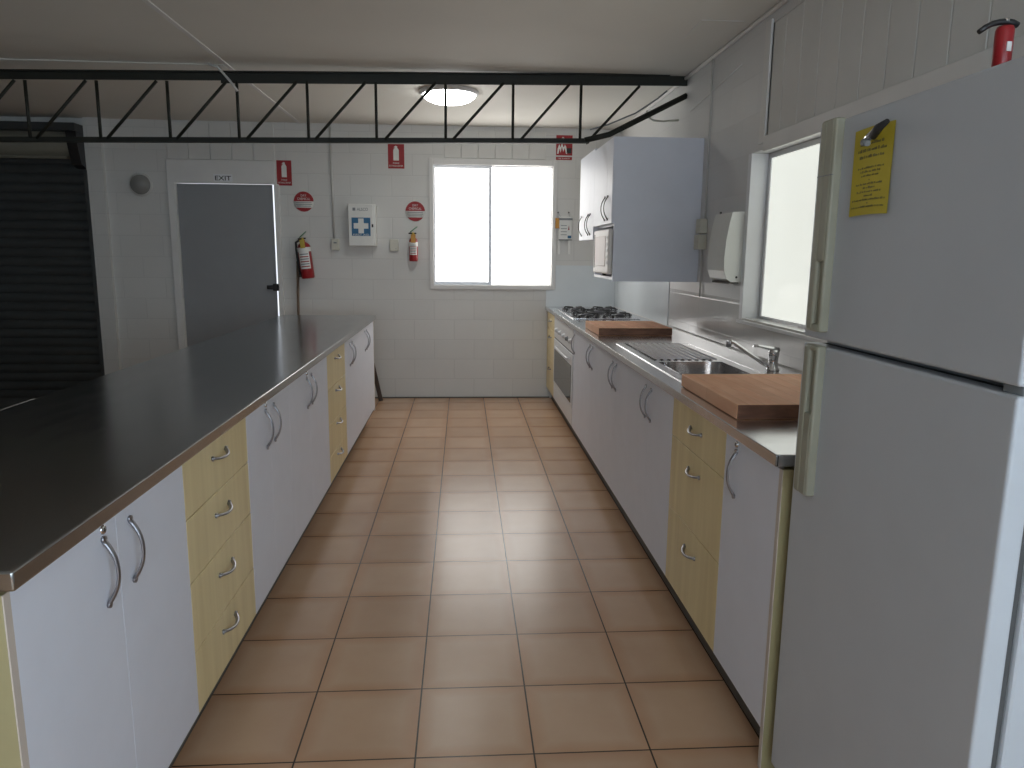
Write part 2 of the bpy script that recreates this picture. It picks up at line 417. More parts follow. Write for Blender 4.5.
for lo, hi in [((LX, 0), (-.8, CZ)), ((-.8, 0), (1.7, .8)), ((-.8, 2.2), (1.7, CZ)), ((1.7, 0), (WX+T, CZ))]:
    w.box((lo[0], BY-T, lo[1]), (hi[0], BY, hi[1]), M_WALLPLAIN)
struct('wall_behind', w)
# ceiling joint covers
struct('trim_3', bx((-1.075, BY, CZ-.006), (-1.045, FY, CZ+.002), M_TRIM, .002))
struct('trim_4', bx((LX, 3.30, CZ-.006), (-1.08, 3.40, CZ+.002), M_CEIL, .002))
w = MB().box((1.735, 2.08, CZ-.003), (1.965, 2.083, CZ+.002), M_TRIM).box((1.735, 2.083, CZ-.003), (1.738, 2.42, CZ+.002), M_TRIM)
struct('trim_5', w)
# splashback sheets behind the bench
struct('trim_6', MB().box((1.327, FY-.006, BZ-.03), (1.42, FY+.001, 1.106), M_SPLASH).box((1.42, FY-.006, BZ-.03), (WX, FY+.001, 1.352), M_SPLASH))
struct('trim_7', bx((WX-.006, 3.5, BZ-.02), (WX+.001, FY-.006, 1.34), M_SPLASH))
struct('baseboard_far', MB().box((-1.2, FY-.008, 0), (1.38, FY+.001, .012), M_KICK))

# window_1 : two sliding frosted sashes in the far wall
w = MB()
for lo, hi in [((.163, 1.108), (.205, 2.368)), ((1.375, 1.108), (1.416, 2.368)), ((.205, 2.31), (1.375, 2.368)), ((.205, 1.108), (1.375, 1.15))]:
    w.box((lo[0], FY-.022, lo[1]), (hi[0], FY+.06, hi[1]), M_TRIM, .004)
w1 = struct('window_1', w)
w = MB()
for lo, hi in [((.205, 1.15), (.222, 2.31)), ((.745, 1.15), (.776, 2.31)), ((.222, 2.28), (.745, 2.31)), ((.222, 1.15), (.745, 1.182))]:
    w.box((lo[0], FY+.012, lo[1]), (hi[0], FY+.034, hi[1]), M_ALU, .002)
sa = obj('sliding_sash', w, w1)
obj('pane', bx((.22, FY+.02, 1.18), (.747, FY+.026, 2.282), M_PANE1), sa)
obj('catch', bx((.245, FY+.008, 1.72), (.253, FY+.021, 1.745), M_KICK, .002), sa)
w = MB()
for lo, hi in [((.752, 1.15), (.775, 2.31)), ((1.366, 1.15), (1.375, 2.31)), ((.775, 2.298), (1.366, 2.31)), ((.775, 1.15), (1.366, 1.158))]:
    w.box((lo[0], FY+.036, lo[1]), (hi[0], FY+.056, hi[1]), M_ALU, .002)
sa = obj('fixed_sash', w, w1)
obj('pane', bx((.772, FY+.044, 1.156), (1.368, FY+.05, 2.30), M_PANE1), sa)

# window_2 : recessed window in the right wall
w = MB()
w.box((WX-.004, 2.03, 1.115), (WX+.115, 2.075, 2.0), M_WHITE, .003)
w.box((WX-.004, .50, 1.115), (WX+.115, .55, 2.0), M_WHITE, .003)
w.box((WX-.014, .48, 1.096), (WX+.115, 2.085, 1.114), M_WHITE, .004)
w2 = struct('window_2', w)
w = MB()
for lo, hi in [((1.995, 1.115), (2.028, 1.998)), ((.552, 1.115), (.58, 1.998)), ((.58, 1.972), (1.995, 1.998)), ((.58, 1.115), (1.995, 1.14))]:
    w.box((WX+.088, lo[0], lo[1]), (WX+.112, hi[0], hi[1]), M_ALU, .002)
fr = obj('window_frame', w, w2)
obj('pane', bx((WX+.096, .575, 1.135), (WX+.102, 2.0, 1.977), M_PANE2), fr)
# window_3 and window_4 : the daylight behind the camera
w = MB()
for lo, hi in [((-4.3, .9), (-4.24, 2.0)), ((-2.36, .9), (-2.3, 2.0)), ((-4.3, 1.94), (-2.3, 2.0)), ((-4.3, .9), (-2.3, .96)), ((-3.33, .9), (-3.28, 2.0))]:
    w.box((WX-.01, lo[0], lo[1]), (WX+.1, hi[0], hi[1]), M_WHITE, .003)
w3 = struct('window_3', w)
obj('pane', bx((WX+.05, -4.25, .95), (WX+.056, -2.35, 1.95), M_PANE3), w3)
w = MB()
for lo, hi in [((-.8, .8), (-.74, 2.2)), ((1.64, .8), (1.7, 2.2)), ((-.74, 2.14), (1.64, 2.2)), ((-.74, .8), (1.64, .86)), ((.42, .86), (.48, 2.14))]:
    w.box((lo[0], BY-.1, lo[1]), (hi[0], BY+.01, hi[1]), M_WHITE, .003)
w4 = struct('window_4', w)
obj('pane', bx((-.76, BY-.056, .85), (1.65, BY-.05, 2.15), M_PANE3), w4)

# door_1 : grey exit door, a crack of daylight at its head and latch side
w = MB()
w.box((-2.31, FY-.03, 2.098), (-1.302, FY+.02, 2.312), M_TRIM, .004)
w.box((-2.31, FY-.03, 0), (-2.243, FY+.1, 2.1), M_TRIM, .004)
w.box((-1.318, FY-.03, 0), (-1.272, FY+.1, 2.0965), M_TRIM, .004)
d1 = struct('door_1', w)
dl = obj('door_leaf', bx((-2.238, FY+.01, .01), (-1.345, FY+.04, 2.093), M_DOOR, .002), d1)
w = MB().box((-1.43, FY-.02, 1.095), (-1.36, FY+.012, 1.135), M_BLACK, .005).box((-1.37, FY-.03, 1.08), (-1.30, FY-.018, 1.15), M_BLACK, .006)
obj('latch', w, dl)
w = MB()
for z in (.3, 1.05, 1.85): w.tube([(-2.242, FY-.002, z-.05), (-2.242, FY-.002, z+.05)], .008, M_ALU, 8)
obj('hinge', w, dl)
# roller door
w = MB().box((-3.06, FY-.055, 0), (-3.025, FY+.08, 2.2), M_ROLL, .003).box((-6.1, FY-.055, 0), (-6.06, FY+.08, 2.2), M_ROLL, .003)
d2 = struct('door_2', w)
nsl = 27; pitch = 2.34/nsl
def slat(u, v):
    z = u*2.34; ph = (z/pitch) % 1.0
    return Vector((-6.06 + v*3.0, FY+.03 - .016*math.sin(math.pi*ph)**.7, z))
w = MB().quadgrid(slat, nsl*8, 1, M_ROLL, False)
obj('curtain', w, d2)
w = MB()
w.lathe([(0, -3.0), (.13, -3.0), (.13, 0), (0, 0)], M_DRUM, (-3.14, FY-.02, 2.43), (1, 0, 0), 40)
obj('curtain_roll', w, d2)
w = MB().box((-6.1, FY-.19, 2.53), (-3.04, FY+.05, 2.60), M_ROLL, .004)
obj('head_cover', w, d2)
w = MB().box((-6.1, FY-.15, 2.285), (-3.15, FY-.12, 2.31), M_DRUM, .004)
obj('bottom_rail', w, d2)
w = MB().prism([(-3.135, FY-.16, 2.53), (-3.135, FY-.16, 2.44), (-3.135, FY-.10, 2.24), (-3.135, FY+.05, 2.2), (-3.135, FY+.05, 2.53)], (.09, 0, 0), M_BLACK)
obj('end_bracket', w, d2)

# ------------------------------------------------------------------ roof truss crossing the room
TY = 3.3
def tz(x, top):      # the chords dip a touch to the left
    return (2.668 if top else 2.250) + (x-1.35)*(.018 if top else .0165)
tr = thing('roof_truss', 'dark olive open web steel truss spanning the room just under the ceiling', 'roof truss', (0, TY, 2.2))
def chord(x0, x1, top, a, b, name):
    z0, z1 = tz(x0, top), tz(x1, top); m = MB()
    for dy, dz in ((0, 0),):
        m.prism([(x0, TY-.004, z0), (x0, TY+.004, z0), (x0, TY+.004, z0-a), (x0, TY-.004, z0-a)], (x1-x0, 0, z1-z0), M_TRUSS)
        zz = z0 if top else z0-a
        m.prism([(x0, TY-.004, zz), (x0, TY+b, zz), (x0, TY+b, zz-.008), (x0, TY-.004, zz-.008)], (x1-x0, 0, z1-z0), M_TRUSS)
        m.prism([(x0, TY-b, zz), (x0, TY-.003, zz), (x0, TY-.003, zz-.008), (x0, TY-b, zz-.008)], (x1-x0, 0, z1-z0), M_TRUSS)
    obj(name, m, tr)
chord(-1.1, 2.03, True, .072, .03, 'top_chord'); chord(-6.5, -1.1, True, .055, .03, 'top_chord')
chord(-6.5, 1.36, False, .026, .022, 'bottom_chord')
m = MB().tube([(1.33, TY, 2.236), (1.5, TY, 2.278), (2.03, TY, 2.545)], .021, M_TRUSS, 6)
obj('end_strut', m, tr)
xv = [1.297, .833, .376, -.089, -.542, -.999, -1.448, -1.897, -2.346]
while xv[-1] > -6.2: xv.append(xv[-1]-.452)
for i, x in enumerate(xv):
    obj('vertical_web', MB().tube([(x, TY, tz(x, False)-.01), (x, TY, tz(x, True)-.06)], .0105, M_TRUSS, 6), tr)
    xt = x-.065 if i else x-.075; xb = x-.41
    obj('diagonal_web', MB().tube([(xb, TY, tz(xb, False)-.012), (xt, TY, tz(xt, True)-.06)], .0105, M_TRUSS, 6), tr)
obj('diagonal_web', MB().tube([(1.34, TY, 2.215), (1.70, TY, 2.60)], .0105, M_TRUSS, 6), tr)
m = MB().tube([(-1.16, TY-.05, CZ-.012), (-1.10, TY-.055, 2.64), (-1.03, TY-.045, 2.56), (-.99, TY-.02, 2.50)], .008, M_COND, 8)
tag(obj('cable', m, base=True), 'short pale cable looped over the truss top where the ceiling batten crosses', 'cable')
m = MB().tube([(1.90, TY+.03, 2.58), (1.84, TY+.05, 2.53), (1.70, TY+.1, 2.44), (1.52, TY+.16, 2.37), (1.40, TY+.2, 2.34)], .0055, M_GREYT, 8)
tag(obj('cable', m, base=True), 'thin grey cable sagging behind the sloping end of the truss', 'cable')
m = MB().tube([(WX-.25, 3.4, 2.46), (WX-.24, 3.4, 2.42), (WX-.20, 3.4, 2.395), (WX-.13, 3.4, 2.39), (WX-.02, 3.4, 2.40)], .007, M_CREAMP, 8)
tag(obj('pipe', m, base=True), 'little bent pale pipe end above the wall cupboards under the truss end', 'pipe')

# ceiling lamp
lp = thing('ceiling_lamp', 'round lit ceiling lamp with a white dome diffuser behind the truss', 'ceiling light', (.388, 3.95, CZ-.1))
obj('lamp_base', MB().lathe([(0, .005), (.222, .005), (.226, -.014), (.215, -.028), (.2, -.031), (0, -.031)], M_WHITE, (.388, 3.95, CZ), n=48), lp)
obj('lamp_diffuser', MB().lathe([(.200, -.030), (.197, -.042), (.172, -.062), (.13, -.080), (.07, -.090), (0, -.093)], M_LAMP, (.388, 3.95, CZ), n=48), lp)

# ------------------------------------------------------------------ handles
def bow(c, axis, out, L_, h, r, m, n=14):
    """bow handle: centre c on the face, along axis, standing out by h"""
    c = Vector(c); a = Vector(axis); o = Vector(out); pts = []; rs = []
    for i in range(n+1):
        t = -1 + 2*i/n
        pts.append(c + a*(L_/2*t) + o*(h*(1-abs(t)**2.2))); rs.append(r*(1.25-.35*(1-t*t)))
    b = MB().tube(pts, rs, m, 8, flat=.6)
    for t in (-1, 1):
        p = c + a*(L_/2*t); b.tube([p - o*.002, p + o*.006], r*1.15, m, 10)
    return b
def lock(c, out):
    c = Vector(c); o = Vector(out)
    return MB().lathe([(0, .006), (.0085, .006), (.0105, .002), (.0105, -.001), (0, -.001)], M_CHROME, c, o, 20).box(c-Vector((.0072, .001, .004)), c+Vector((.0072, .001, .004)), M_BLACK)

HZ0, HZ1 = .714, .860
def door_panel(root, side, y0, y1, z0, z1, hy=None, lk=False):
    X = XL if side == 'L' else XR; s = 1 if side == 'L' else -1
    lo, hi = (X-.018*s, X) if s == 1 else (X, X+.018)
    p = obj('door', bx((lo, y0+.0008, z0), (hi, y1-.0008, z1), M_LAM, .0008, 1), root)
    if hy is not None:
        obj('handle', bow((X, hy, (HZ0+HZ1)/2), (0, 0, 1), (s, 0, 0), HZ1-HZ0, .027, .0070, M_SATIN), p)
    if lk: obj('lock', lock((X, hy, HZ1+.022), (s, 0, 0)), p)
    return p
def drawer(root, side, y0, y1, z0, z1, hz):
    X = XL if side == 'L' else XR; s = 1 if side == 'L' else -1
    lo, hi = (X-.018*s, X) if s == 1 else (X, X+.018)
    p = obj('drawer', bx((lo, y0+.0015, z0), (hi, y1-.0015, z1), M_DRAW, .0012, 1), root)
    obj('handle', bow((X, (y0+y1)/2, hz), (0, 1, 0), (s, 0, -.35), .125, .022, .0066, M_SATIN), p)
def carcass(root, side, y0, y1, ends=()):
    X = XL if side == 'L' else XR; s = 1 if side == 'L' else -1
    K = KL if side == 'L' else KR
    zb, zt = (.155, .897) if side == 'L' else (.125, .897)
    back = X-.68 if side == 'L' else WX-.003
    a, b = sorted((X-.0195*s, back))
    m = MB(); p0, p1 = y0+.0005, y1-.0005       # an open box: floor, sides, back, front rail
    m.box((a, p0, zb), (b, p1, zb+.016), M_CARC).box((a, p0, zb), (b, p0+.016, zt), M_CARC).box((a, p1-.016, zb), (b, p1, zt), M_CARC)
    m.box(((a, b-.016)[s == -1], p0, zb), ((a+.016, b)[s == -1], p1, zt), M_CARC)
    m.box(((b-.016, a)[s == -1], p0, zt-.08), ((b, a+.016)[s == -1], p1, zt), M_CARC)
    obj('carcass', m, root)
    a, b = sorted((K, back+.02*s)); obj('kickboard', bx((a, y0, 0), (b, y1, zb), M_KICK), root)
    for e in ends:
        a, b = sorted((X-.002*s, back)); y = (y0-.018, y0) if e == 'near' else (y1, y1+.018)
        pm = M_CARC if e == 'near' else M_LAM
        q = obj('end_panel', bx((a, y[0], 0 if e == 'near' else zb-.03), (b, y[1], zt), pm, .001, 1), root)
        a2, b2 = sorted((X-.002*s, X+.0005*s)); obj('edging', bx((a2, y[0], 0.0 if e == 'near' else zb-.03), (b2, y[1], zt), M_EDGE), q)

# left run
def Lthing(y0, y1, label, cat='cabinet', group=None, name='base_cabinet'):
    return thing(name, label, cat, (XL-.3, (y0+y1)/2, 0), group)
LZ0, LZ1 = .152, .895
def pair_unit(side, y0, y1, sp, label, h=.05, locks=False, ends=(), z0=LZ0):
    t = Lthing(y0, y1, label) if side == 'L' else thing('base_cabinet', label, 'cabinet', (XR+.3, (y0+y1)/2, 0))
    carcass(t, side, y0, y1, ends)
    door_panel(t, side, y0, sp, z0, LZ1, sp-h, locks); door_panel(t, side, sp, y1, z0, LZ1, sp+h)
    return t
pair_unit('L', -.750, .02, -.37, 'nearest white two-door cupboard at the front end of the left bench', .062, True, ('near',))
t = Lthing(.02, .612, 'left bench drawers nearer the camera, four maple-look fronts', 'drawer cabinet', name='drawer_cabinet')
t['label'] = 'larger looking bank of four pale yellow drawers nearer the camera under the left bench'
carcass(t, 'L', .02, .612)
for z0, z1, hz in ((.731, .895, .842), (.545, .728, .662), (.337, .542, .467), (.152, .334, .278)): drawer(t, 'L', .02, .612, z0, z1, hz)
pair_unit('L', .612, 1.25, .925, 'white two-door cupboard just beyond the nearer yellow drawers, left bench', .06, True)
pair_unit('L', 1.25, 2.165, 1.675, 'white two-door cupboard just before the far narrow yellow drawers, left bench', .055, True)
t = Lthing(2.165, 2.79, 'x', 'drawer cabinet', name='drawer_cabinet')
t['label'] = 'narrow looking bank of four pale yellow drawers farther along the left bench'
carcass(t, 'L', 2.165, 2.79)
for z0, z1, hz in ((.690, .895, .845), (.487, .686, .652), (.305, .483, .452), (.152, .301, .262)): drawer(t, 'L', 2.165, 2.79, z0, z1, hz)
pair_unit('L', 2.79, 3.33, 3.05, 'white two-door cupboard directly beyond the far yellow drawers, left bench', .05)
pair_unit('L', 3.33, 4.31, 3.82, 'last white two-door cupboard at the far end of the left bench', .05, False, ('far',))

# right run
RZ0 = .122
t = thing('base_cabinet', 'single-door white cupboard beside the fridge with one long bowed handle and lock', 'cabinet', (XR+.3, .11, 0))
carcass(t, 'R', -.085, .325, ('near',)); door_panel(t, 'R', -.10, .325, RZ0, LZ1, .225, True)
t = thing('drawer_cabinet', 'bank of three pale yellow drawers under the right bench near the fridge', 'drawer cabinet', (XR+.3, .63, 0))
carcass(t, 'R', .325, .935)
for z0, z1, hz in ((.740, .895, .826), (.443, .737, .668), (RZ0, .440, .357)): drawer(t, 'R', .325, .935, z0, z1, hz)
pair_unit('R', .935, 1.755, 1.335, 'white two-door cupboard beyond the yellow drawers, below the sink bowl', .05, z0=RZ0)
pair_unit('R', 1.755, 2.50, 2.11, 'middle white two-door cupboard of the right bench, below the draining board', .05, z0=RZ0)
pair_unit('R', 2.50, 3.26, 2.875, 'white two-door cupboard under the far chopping board on the right', .05, z0=RZ0)
t = thing('base_cabinet', 'narrow single-door white cupboard directly beside the white oven', 'cabinet', (XR+.3, 3.46, 0))
carcass(t, 'R', 3.26, 3.665); door_panel(t, 'R', 3.26, 3.665, RZ0, LZ1, 3.61)
t = thing('drawer_cabinet', 'narrow looking stack of yellow drawers in the far right corner beyond the oven', 'drawer cabinet', (XR+.3, 5.18, 0))
carcass(t, 'R', 4.87, FY-.01)
for z0, z1, hz in ((.740, .895, .826), (.443, .737, .668), (RZ0, .440, .357)): drawer(t, 'R', 4.87, FY-.012, z0, z1, hz)
# oven
ov = thing('oven', 'white built-in oven with dark glass door under the gas hob', 'oven', (XR+.3, 4.27, .12))
obj('body', bx((XR+.02, 3.667, .125), (WX-.01, 4.868, .9), M_OVEN), ov)
cp = obj('control_panel', bx((XR-.004, 3.68, .705), (XR+.03, 4.866, .895), M_OVEN, .003), ov)
for y in (3.80, 3.98, 4.18, 4.42, 4.66):
    obj('knob', MB().lathe([(0, .024), (.014, .022), (.018, .008), (.023, .002), (.023, 0)], M_OVEN if y != 3.98 else M_GREYT, (XR-.004, y, .785), (-1, 0, 0), 20), cp)
dr = obj('oven_door', bx((XR-.006, 3.684, .27), (XR+.03, 4.862, .69), M_OVEN, .004), ov)
obj('door_glass', bx((XR-.009, 3.74, .30), (XR-.003, 4.80, .60), M_OGLASS, .002), dr)
m = MB().tube([(XR-.006, 3.82, .648), (XR-.028, 3.85, .642), (XR-.030, 4.2, .640), (XR-.028, 4.58, .642), (XR-.006, 4.61, .648)], .009, M_OVEN, 10)
obj('door_handle', m, dr)
obj('lower_panel', bx((XR-.002, 3.684, .125), (XR+.03, 4.862, .262), M_OVEN, .003), ov)
obj('shadow_gap', MB().box((XR+.004, 3.668, .125), (XR+.02, 3.684, .89), M_BLACK).box((XR+.004, 3.684, .69), (XR+.02, 4.86, .705), M_BLACK), ov)
obj('kickboard', bx((KR, 3.667, 0), (WX-.05, 4.868, .125), M_KICK), ov)

# ------------------------------------------------------------------ benchtops
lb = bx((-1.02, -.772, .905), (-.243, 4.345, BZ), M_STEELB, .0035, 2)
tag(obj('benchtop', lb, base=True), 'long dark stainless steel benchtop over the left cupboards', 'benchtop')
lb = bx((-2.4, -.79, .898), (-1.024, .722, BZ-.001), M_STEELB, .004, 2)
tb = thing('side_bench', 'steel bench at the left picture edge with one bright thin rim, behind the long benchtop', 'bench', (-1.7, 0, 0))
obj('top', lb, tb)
for x in (-2.34, -1.1):
    for y in (-.72, .65): obj('leg', MB().tube([(x, y, 0), (x, y, .9)], .02, M_CHROME, 12), tb)
rb = MB()
SX0, SX1, SY0, SY1 = 1.452, 1.775, 1.08, 1.60
for lo, hi in [((1.325, -.107), (WX-.001, SY0)), ((1.325, SY1), (WX-.001, FY-.002)), ((1.325, SY0), (SX0, SY1)), ((SX1, SY0), (WX-.001, SY1))]:
    rb.box((lo[0], lo[1], .910), (hi[0], hi[1], BZ), M_STEEL)
rb.box((1.322, -.110, .908), (1.330, FY-.002, BZ+.001), M_STEEL, .002).box((1.322, -.110, .908), (WX-.001, -.104, BZ+.001), M_STEEL, .002)
rb.box((WX-.007, -.107, BZ-.005), (WX-.001, FY-.003, BZ+.006), M_COND, .002)
tag(obj('benchtop', rb, base=True), 'long stainless steel benchtop over the right cupboards, running to the window wall', 'benchtop')

# sink with draining board
sk = thing('sink', 'inset stainless sink with ribbed draining board in the right bench', 'sink', (1.62, 1.7, BZ))
m = MB()
for lo, hi in [((1.402, 1.0), (SX0, 2.36)), ((SX1, 1.0), (1.835, 2.36)), ((SX0, 1.0), (SX1, SY0)), ((SX0, SY1), (SX1, 1.66))]:
    m.box((lo[0], lo[1], BZ+.0003), (hi[0], hi[1], BZ+.002), M_STEEL)
for lo, hi in [((1.400, .998), (1.403, 2.362)), ((1.834, .998), (1.837, 2.362)), ((1.4, .998), (1.837, 1.004)), ((1.4, 2.356), (1.837, 2.362))]:
    m.box((lo[0], lo[1], BZ), (hi[0], hi[1], BZ+.0032), M_STEEL)
obj('rim', m, sk)
def rib(u, v):
    x = SX0 + u*(SX1-SX0); return Vector((x, 1.66+v*.70, BZ+.0015 + .0055*(.5+.5*math.cos(2*math.pi*u*9))))
obj('draining_board', MB().quadgrid(rib, 112, 2, M_STEEL), sk)
def bowl(u, v):       # u around, v down
    a = 2*math.pi*u; n = 5.0; cx, cy = (SX0+SX1)/2, (SY0+SY1)/2
    k = 1.0 if v < .55 else max(.0, 1-((v-.55)/.45)**1.0); sh = 1.0 - .06*min(v/.55, 1)
    if v >= .55: sh *= k
    ca, sa = math.cos(a), math.sin(a)
    r = 1/((abs(ca)**n + abs(sa)**n)**(1/n))
    z = BZ+.003 - .165*(math.sin(min(v/.62, 1)*math.pi/2))
    return Vector((cx + ca*r*(SX1-SX0)/2*sh, cy + sa*r*(SY1-SY0)/2*sh, z))
obj('bowl', MB().quadgrid(bowl, 48, 16, M_STEEL), sk)
obj('waste', MB().lathe([(0, .004), (.03, .004), (.042, .001), (.042, -.002)], M_CHROME, ((SX0+SX1)/2, (SY0+SY1)/2, BZ-.161), n=24), sk)
# tap
tp = thing('mixer_tap', 'chrome lever mixer tap with a long angled swivel spout at the back of the sink', 'tap', (1.925, 1.34, BZ))
TX, TYY = 1.925, 1.34
obj('body', MB().lathe([(0, 0), (.030, 0), (.030, .008), (.022, .014), (.021, .06), (.024, .066), (.024, .088), (.019, .094), (0, .096)], M_CHROME, (TX, TYY, BZ+.001), n=24), tp)
m = MB().tube([(TX-.01, TYY, BZ+.015), (TX-.05, TYY, BZ+.035), (TX-.185, TYY+.01, BZ+.125), (TX-.20, TYY+.011, BZ+.131), (TX-.215, TYY+.012, BZ+.13)], [.011, .0105, .0095, .0095, .0095], M_CHROME, 12)
m.tube([(TX-.212, TYY+.012, BZ+.134), (TX-.212, TYY+.012, BZ+.108)], .0125, M_SATIN, 14)
obj('spout', m, tp)
m = MB().tube([(TX+.022, TYY, BZ+.094), (TX-.02, TYY, BZ+.102), (TX-.075, TYY, BZ+.113), (TX-.10, TYY, BZ+.113)], [.015, .013, .008, .007], M_CHROME, 12, flat=.8)
obj('lever', m, tp)
# gas hob
hb = thing('gas_hob', 'steel gas hob with black cast iron trivets at the far end of the right bench', 'gas hob', (1.66, 4.55, BZ))
obj('hob_plate', bx((1.39, 4.03, BZ), (1.945, 5.12, BZ+.008), M_STEEL, .003), hb)
for (x, y, r) in ((1.53, 4.25, .045), (1.82, 4.25, .035), (1.53, 4.90, .035), (1.82, 4.90, .045), (1.68, 4.575, .058)):
    b = obj('burner', MB().lathe([(0, .024), (r*.75, .024), (r, .020), (r, .013), (r*1.25, .010), (r*1.3, 0)], M_PIN, (x, y, BZ+.008), n=24), hb)
for (x, y, r) in ((1.53, 4.26, .125), (1.81, 4.26, .115), (1.53, 4.90, .115), (1.81, 4.90, .125), (1.67, 4.58, .135)):
    m = MB(); z = BZ+.036
    for a in range(4):                          # four arms reaching in from four feet
        t = math.pi/4 + a*math.pi/2; c, s2 = math.cos(t), math.sin(t)
        m.tube([(x+c*r, y+s2*r, BZ+.009), (x+c*r, y+s2*r, z-.004), (x+c*r*.92, y+s2*r*.92, z), (x+c*r*.22, y+s2*r*.22, z)], .0062, M_IRON, 8)
    ring = [(x+math.cos(t)*r*.98, y+math.sin(t)*r*.98, BZ+.019) for t in [2*math.pi*k/24 for k in range(25)]]
    m.tube(ring, .005, M_IRON, 6, caps=False)
    obj('trivet', m, hb)
for i, x in enumerate((1.44, 1.51, 1.58, 1.65, 1.72)):
    obj('knob', MB().lathe([(0, .022), (.014, .021), (.016, .004), (.019, 0)], M_BLACK, (x, 4.052, BZ+.008), n=18), hb)

# chopping boards
def board(lo, hi, label):
    r = thing('chopping_board', label, 'chopping board', ((lo[0]+hi[0])/2, (lo[1]+hi[1])/2, lo[2]))
    obj('slab', bx(lo, hi, M_BOARD, .0025, 2), r)
    obj('shaded_end', bx((lo[0]+.002, lo[1]-.0012, lo[2]+.002), (hi[0]-.002, lo[1]+.001, hi[2]-.002), M_BEND), r)  # thin dark sheet on the near end, painting its shade
board((1.370, .312, BZ+.002), (1.862, .925, BZ+.051), 'thick reddish timber chopping board on the right bench, nearest the fridge')
board((1.373, 2.79, BZ+.002), (1.862, 3.32, BZ+.051), 'thick timber chopping board between the draining board and the gas hob')

# ------------------------------------------------------------------ fridge
FX, FN, FF = 1.355, -.880, -.143
fr = thing('fridge', 'tall white two-door fridge with cream handles in the right foreground', 'fridge', (1.68, -.5, 0))
m = MB().box((FX+.058, FN+.002, .03), (WX-.02, FF-.002, 1.762), M_FRIDGE, .006)
obj('cabinet_body', m, fr)
m = MB().box((FX+.042, FN+.012, .06), (FX+.060, FF-.012, 1.246), M_GASK).box((FX+.042, FN+.012, 1.270), (FX+.060, FF-.012, 1.758), M_GASK)
obj('gasket', m, fr)
m = MB()
for y in (FN+.05, FF-.05): m.lathe([(0, 0), (.022, 0), (.022, .012), (.012, .016), (.012, .03)], M_BLACK, (FX+.1, y, 0)); m.lathe([(0, 0), (.022, 0), (.022, .03)], M_BLACK, (WX-.1, y, 0))
obj('foot', m, fr)
ud = obj('freezer_door', bx((FX, FN, 1.2625), (FX+.042, FF, 1.770), M_FRIDGE, .006, 3), fr)
ld = obj('fridge_door', bx((FX, FN, .055), (FX+.042, FF, 1.2475), M_FRIDGE, .006, 3), fr)
obj('hinge', bx((FX+.012, FN+.004, 1.247), (FX+.05, FN+.05, 1.262), M_GREYT, .002), ld)
obj('hinge', bx((FX+.01, FN+.004, 1.770), (FX+.09, FN+.06, 1.777), M_FRIDGE, .002), ud)
def fhandle(z0, z1, s0, s1, parent, band=None):
    """moulded strip handle along the free edge with a finger slot"""
    m = MB(); x0, x1 = FX-.024, FX+.004; y0, y1 = -.263, -.197; a, b = -.250, -.226
    m.box((x0, b, z0), (x1, y1, z1), M_FHAND, .007, 3)
    m.box((x0+.003, y0, z0), (x1, a, z1), M_FHAND, .006, 3)
    for u, v in ((z0, s0), (s1, z1)):
        if v-u > .012: m.box((x0+.0015, a-.006, u), (x1, b+.006, v), M_FHAND, .005, 3)
    m.box((x0+.012, a-.004, s0-.004), (x1, b+.004, s1+.004), M_FHAND)
    if band: m.box((x0-.0006, y0-.0006, band), (x0+.006, y1+.0006, band+.0016), M_GREYT)
    return obj('handle', m, parent)
fhandle(1.283, 1.772, 1.302, 1.448, ud, 1.645)
fhandle(.876, 1.250, 1.084, 1.236, ld)
# yellow card held by a magnet clip
cd = MB()
def cardp(u, v):
    y = -.318 - u*.152 - .004*(1-v); z = 1.548 + v*.182 + .002*math.sin(u*3)
    return Vector((FX-.0022 - .0035*(1-v)*(.4+.6*u) - .001*math.sin(u*math.pi), y, z))
for k in (0, .0009): cd.quadgrid(lambda u, v: cardp(u, v)+Vector((k, 0, 0)), 10, 10, M_YEL)
card = thing('notice_card', 'yellow printed card held by a clip on the freezer door', 'card', (FX, -.42, 1.55))
obj('sheet', cd, card)
m = MB()
rr = random.Random(3)
for v, wd, h in ((.80, .62, .045), (.725, .72, .045), (.65, .62, .045), (.53, .66, .03), (.485, .5, .03), (.44, .45, .03), (.39, .03, .03), (.345, .7, .03), (.30, .3, .03), (.255, .62, .03), (.21, .22, .03), (.165, .85, .03), (.125, .03, .03), (.085, .85, .03)):
    u = .5-wd/2
    while u < .5+wd/2-.005:                    # small irregular strokes: the print is too small to read
        e = min(u+rr.uniform(.012, .03), .5+wd/2)
        p, q = cardp(u, v), cardp(e, v+h*rr.uniform(.4, .8))
        m.box((p.x-.0011, q.y, p.z), (p.x-.0004, p.y, q.z), M_PRINT); u = e+rr.choice((.008, .012, .03))
obj('print', m, card)
m = MB().box((FX-.018, -.430, 1.700), (FX-.004, -.375, 1.720), M_CHROME, .005, 3, Euler((math.radians(-24), 0, 0)).to_matrix())
m.tube([(FX-.018, -.418, 1.706), (FX-.020, -.440, 1.719), (FX-.018, -.468, 1.728)], [.008, .009, .005], M_IRON, 12)
m.tube([(FX-.018, -.385, 1.699), (FX-.020, -.405, 1.694)], [.008, .006], M_GREYT, 10)
tag(obj('magnet_clip', m, base=True), 'silver and black magnet clip holding the yellow card', 'magnet clip')
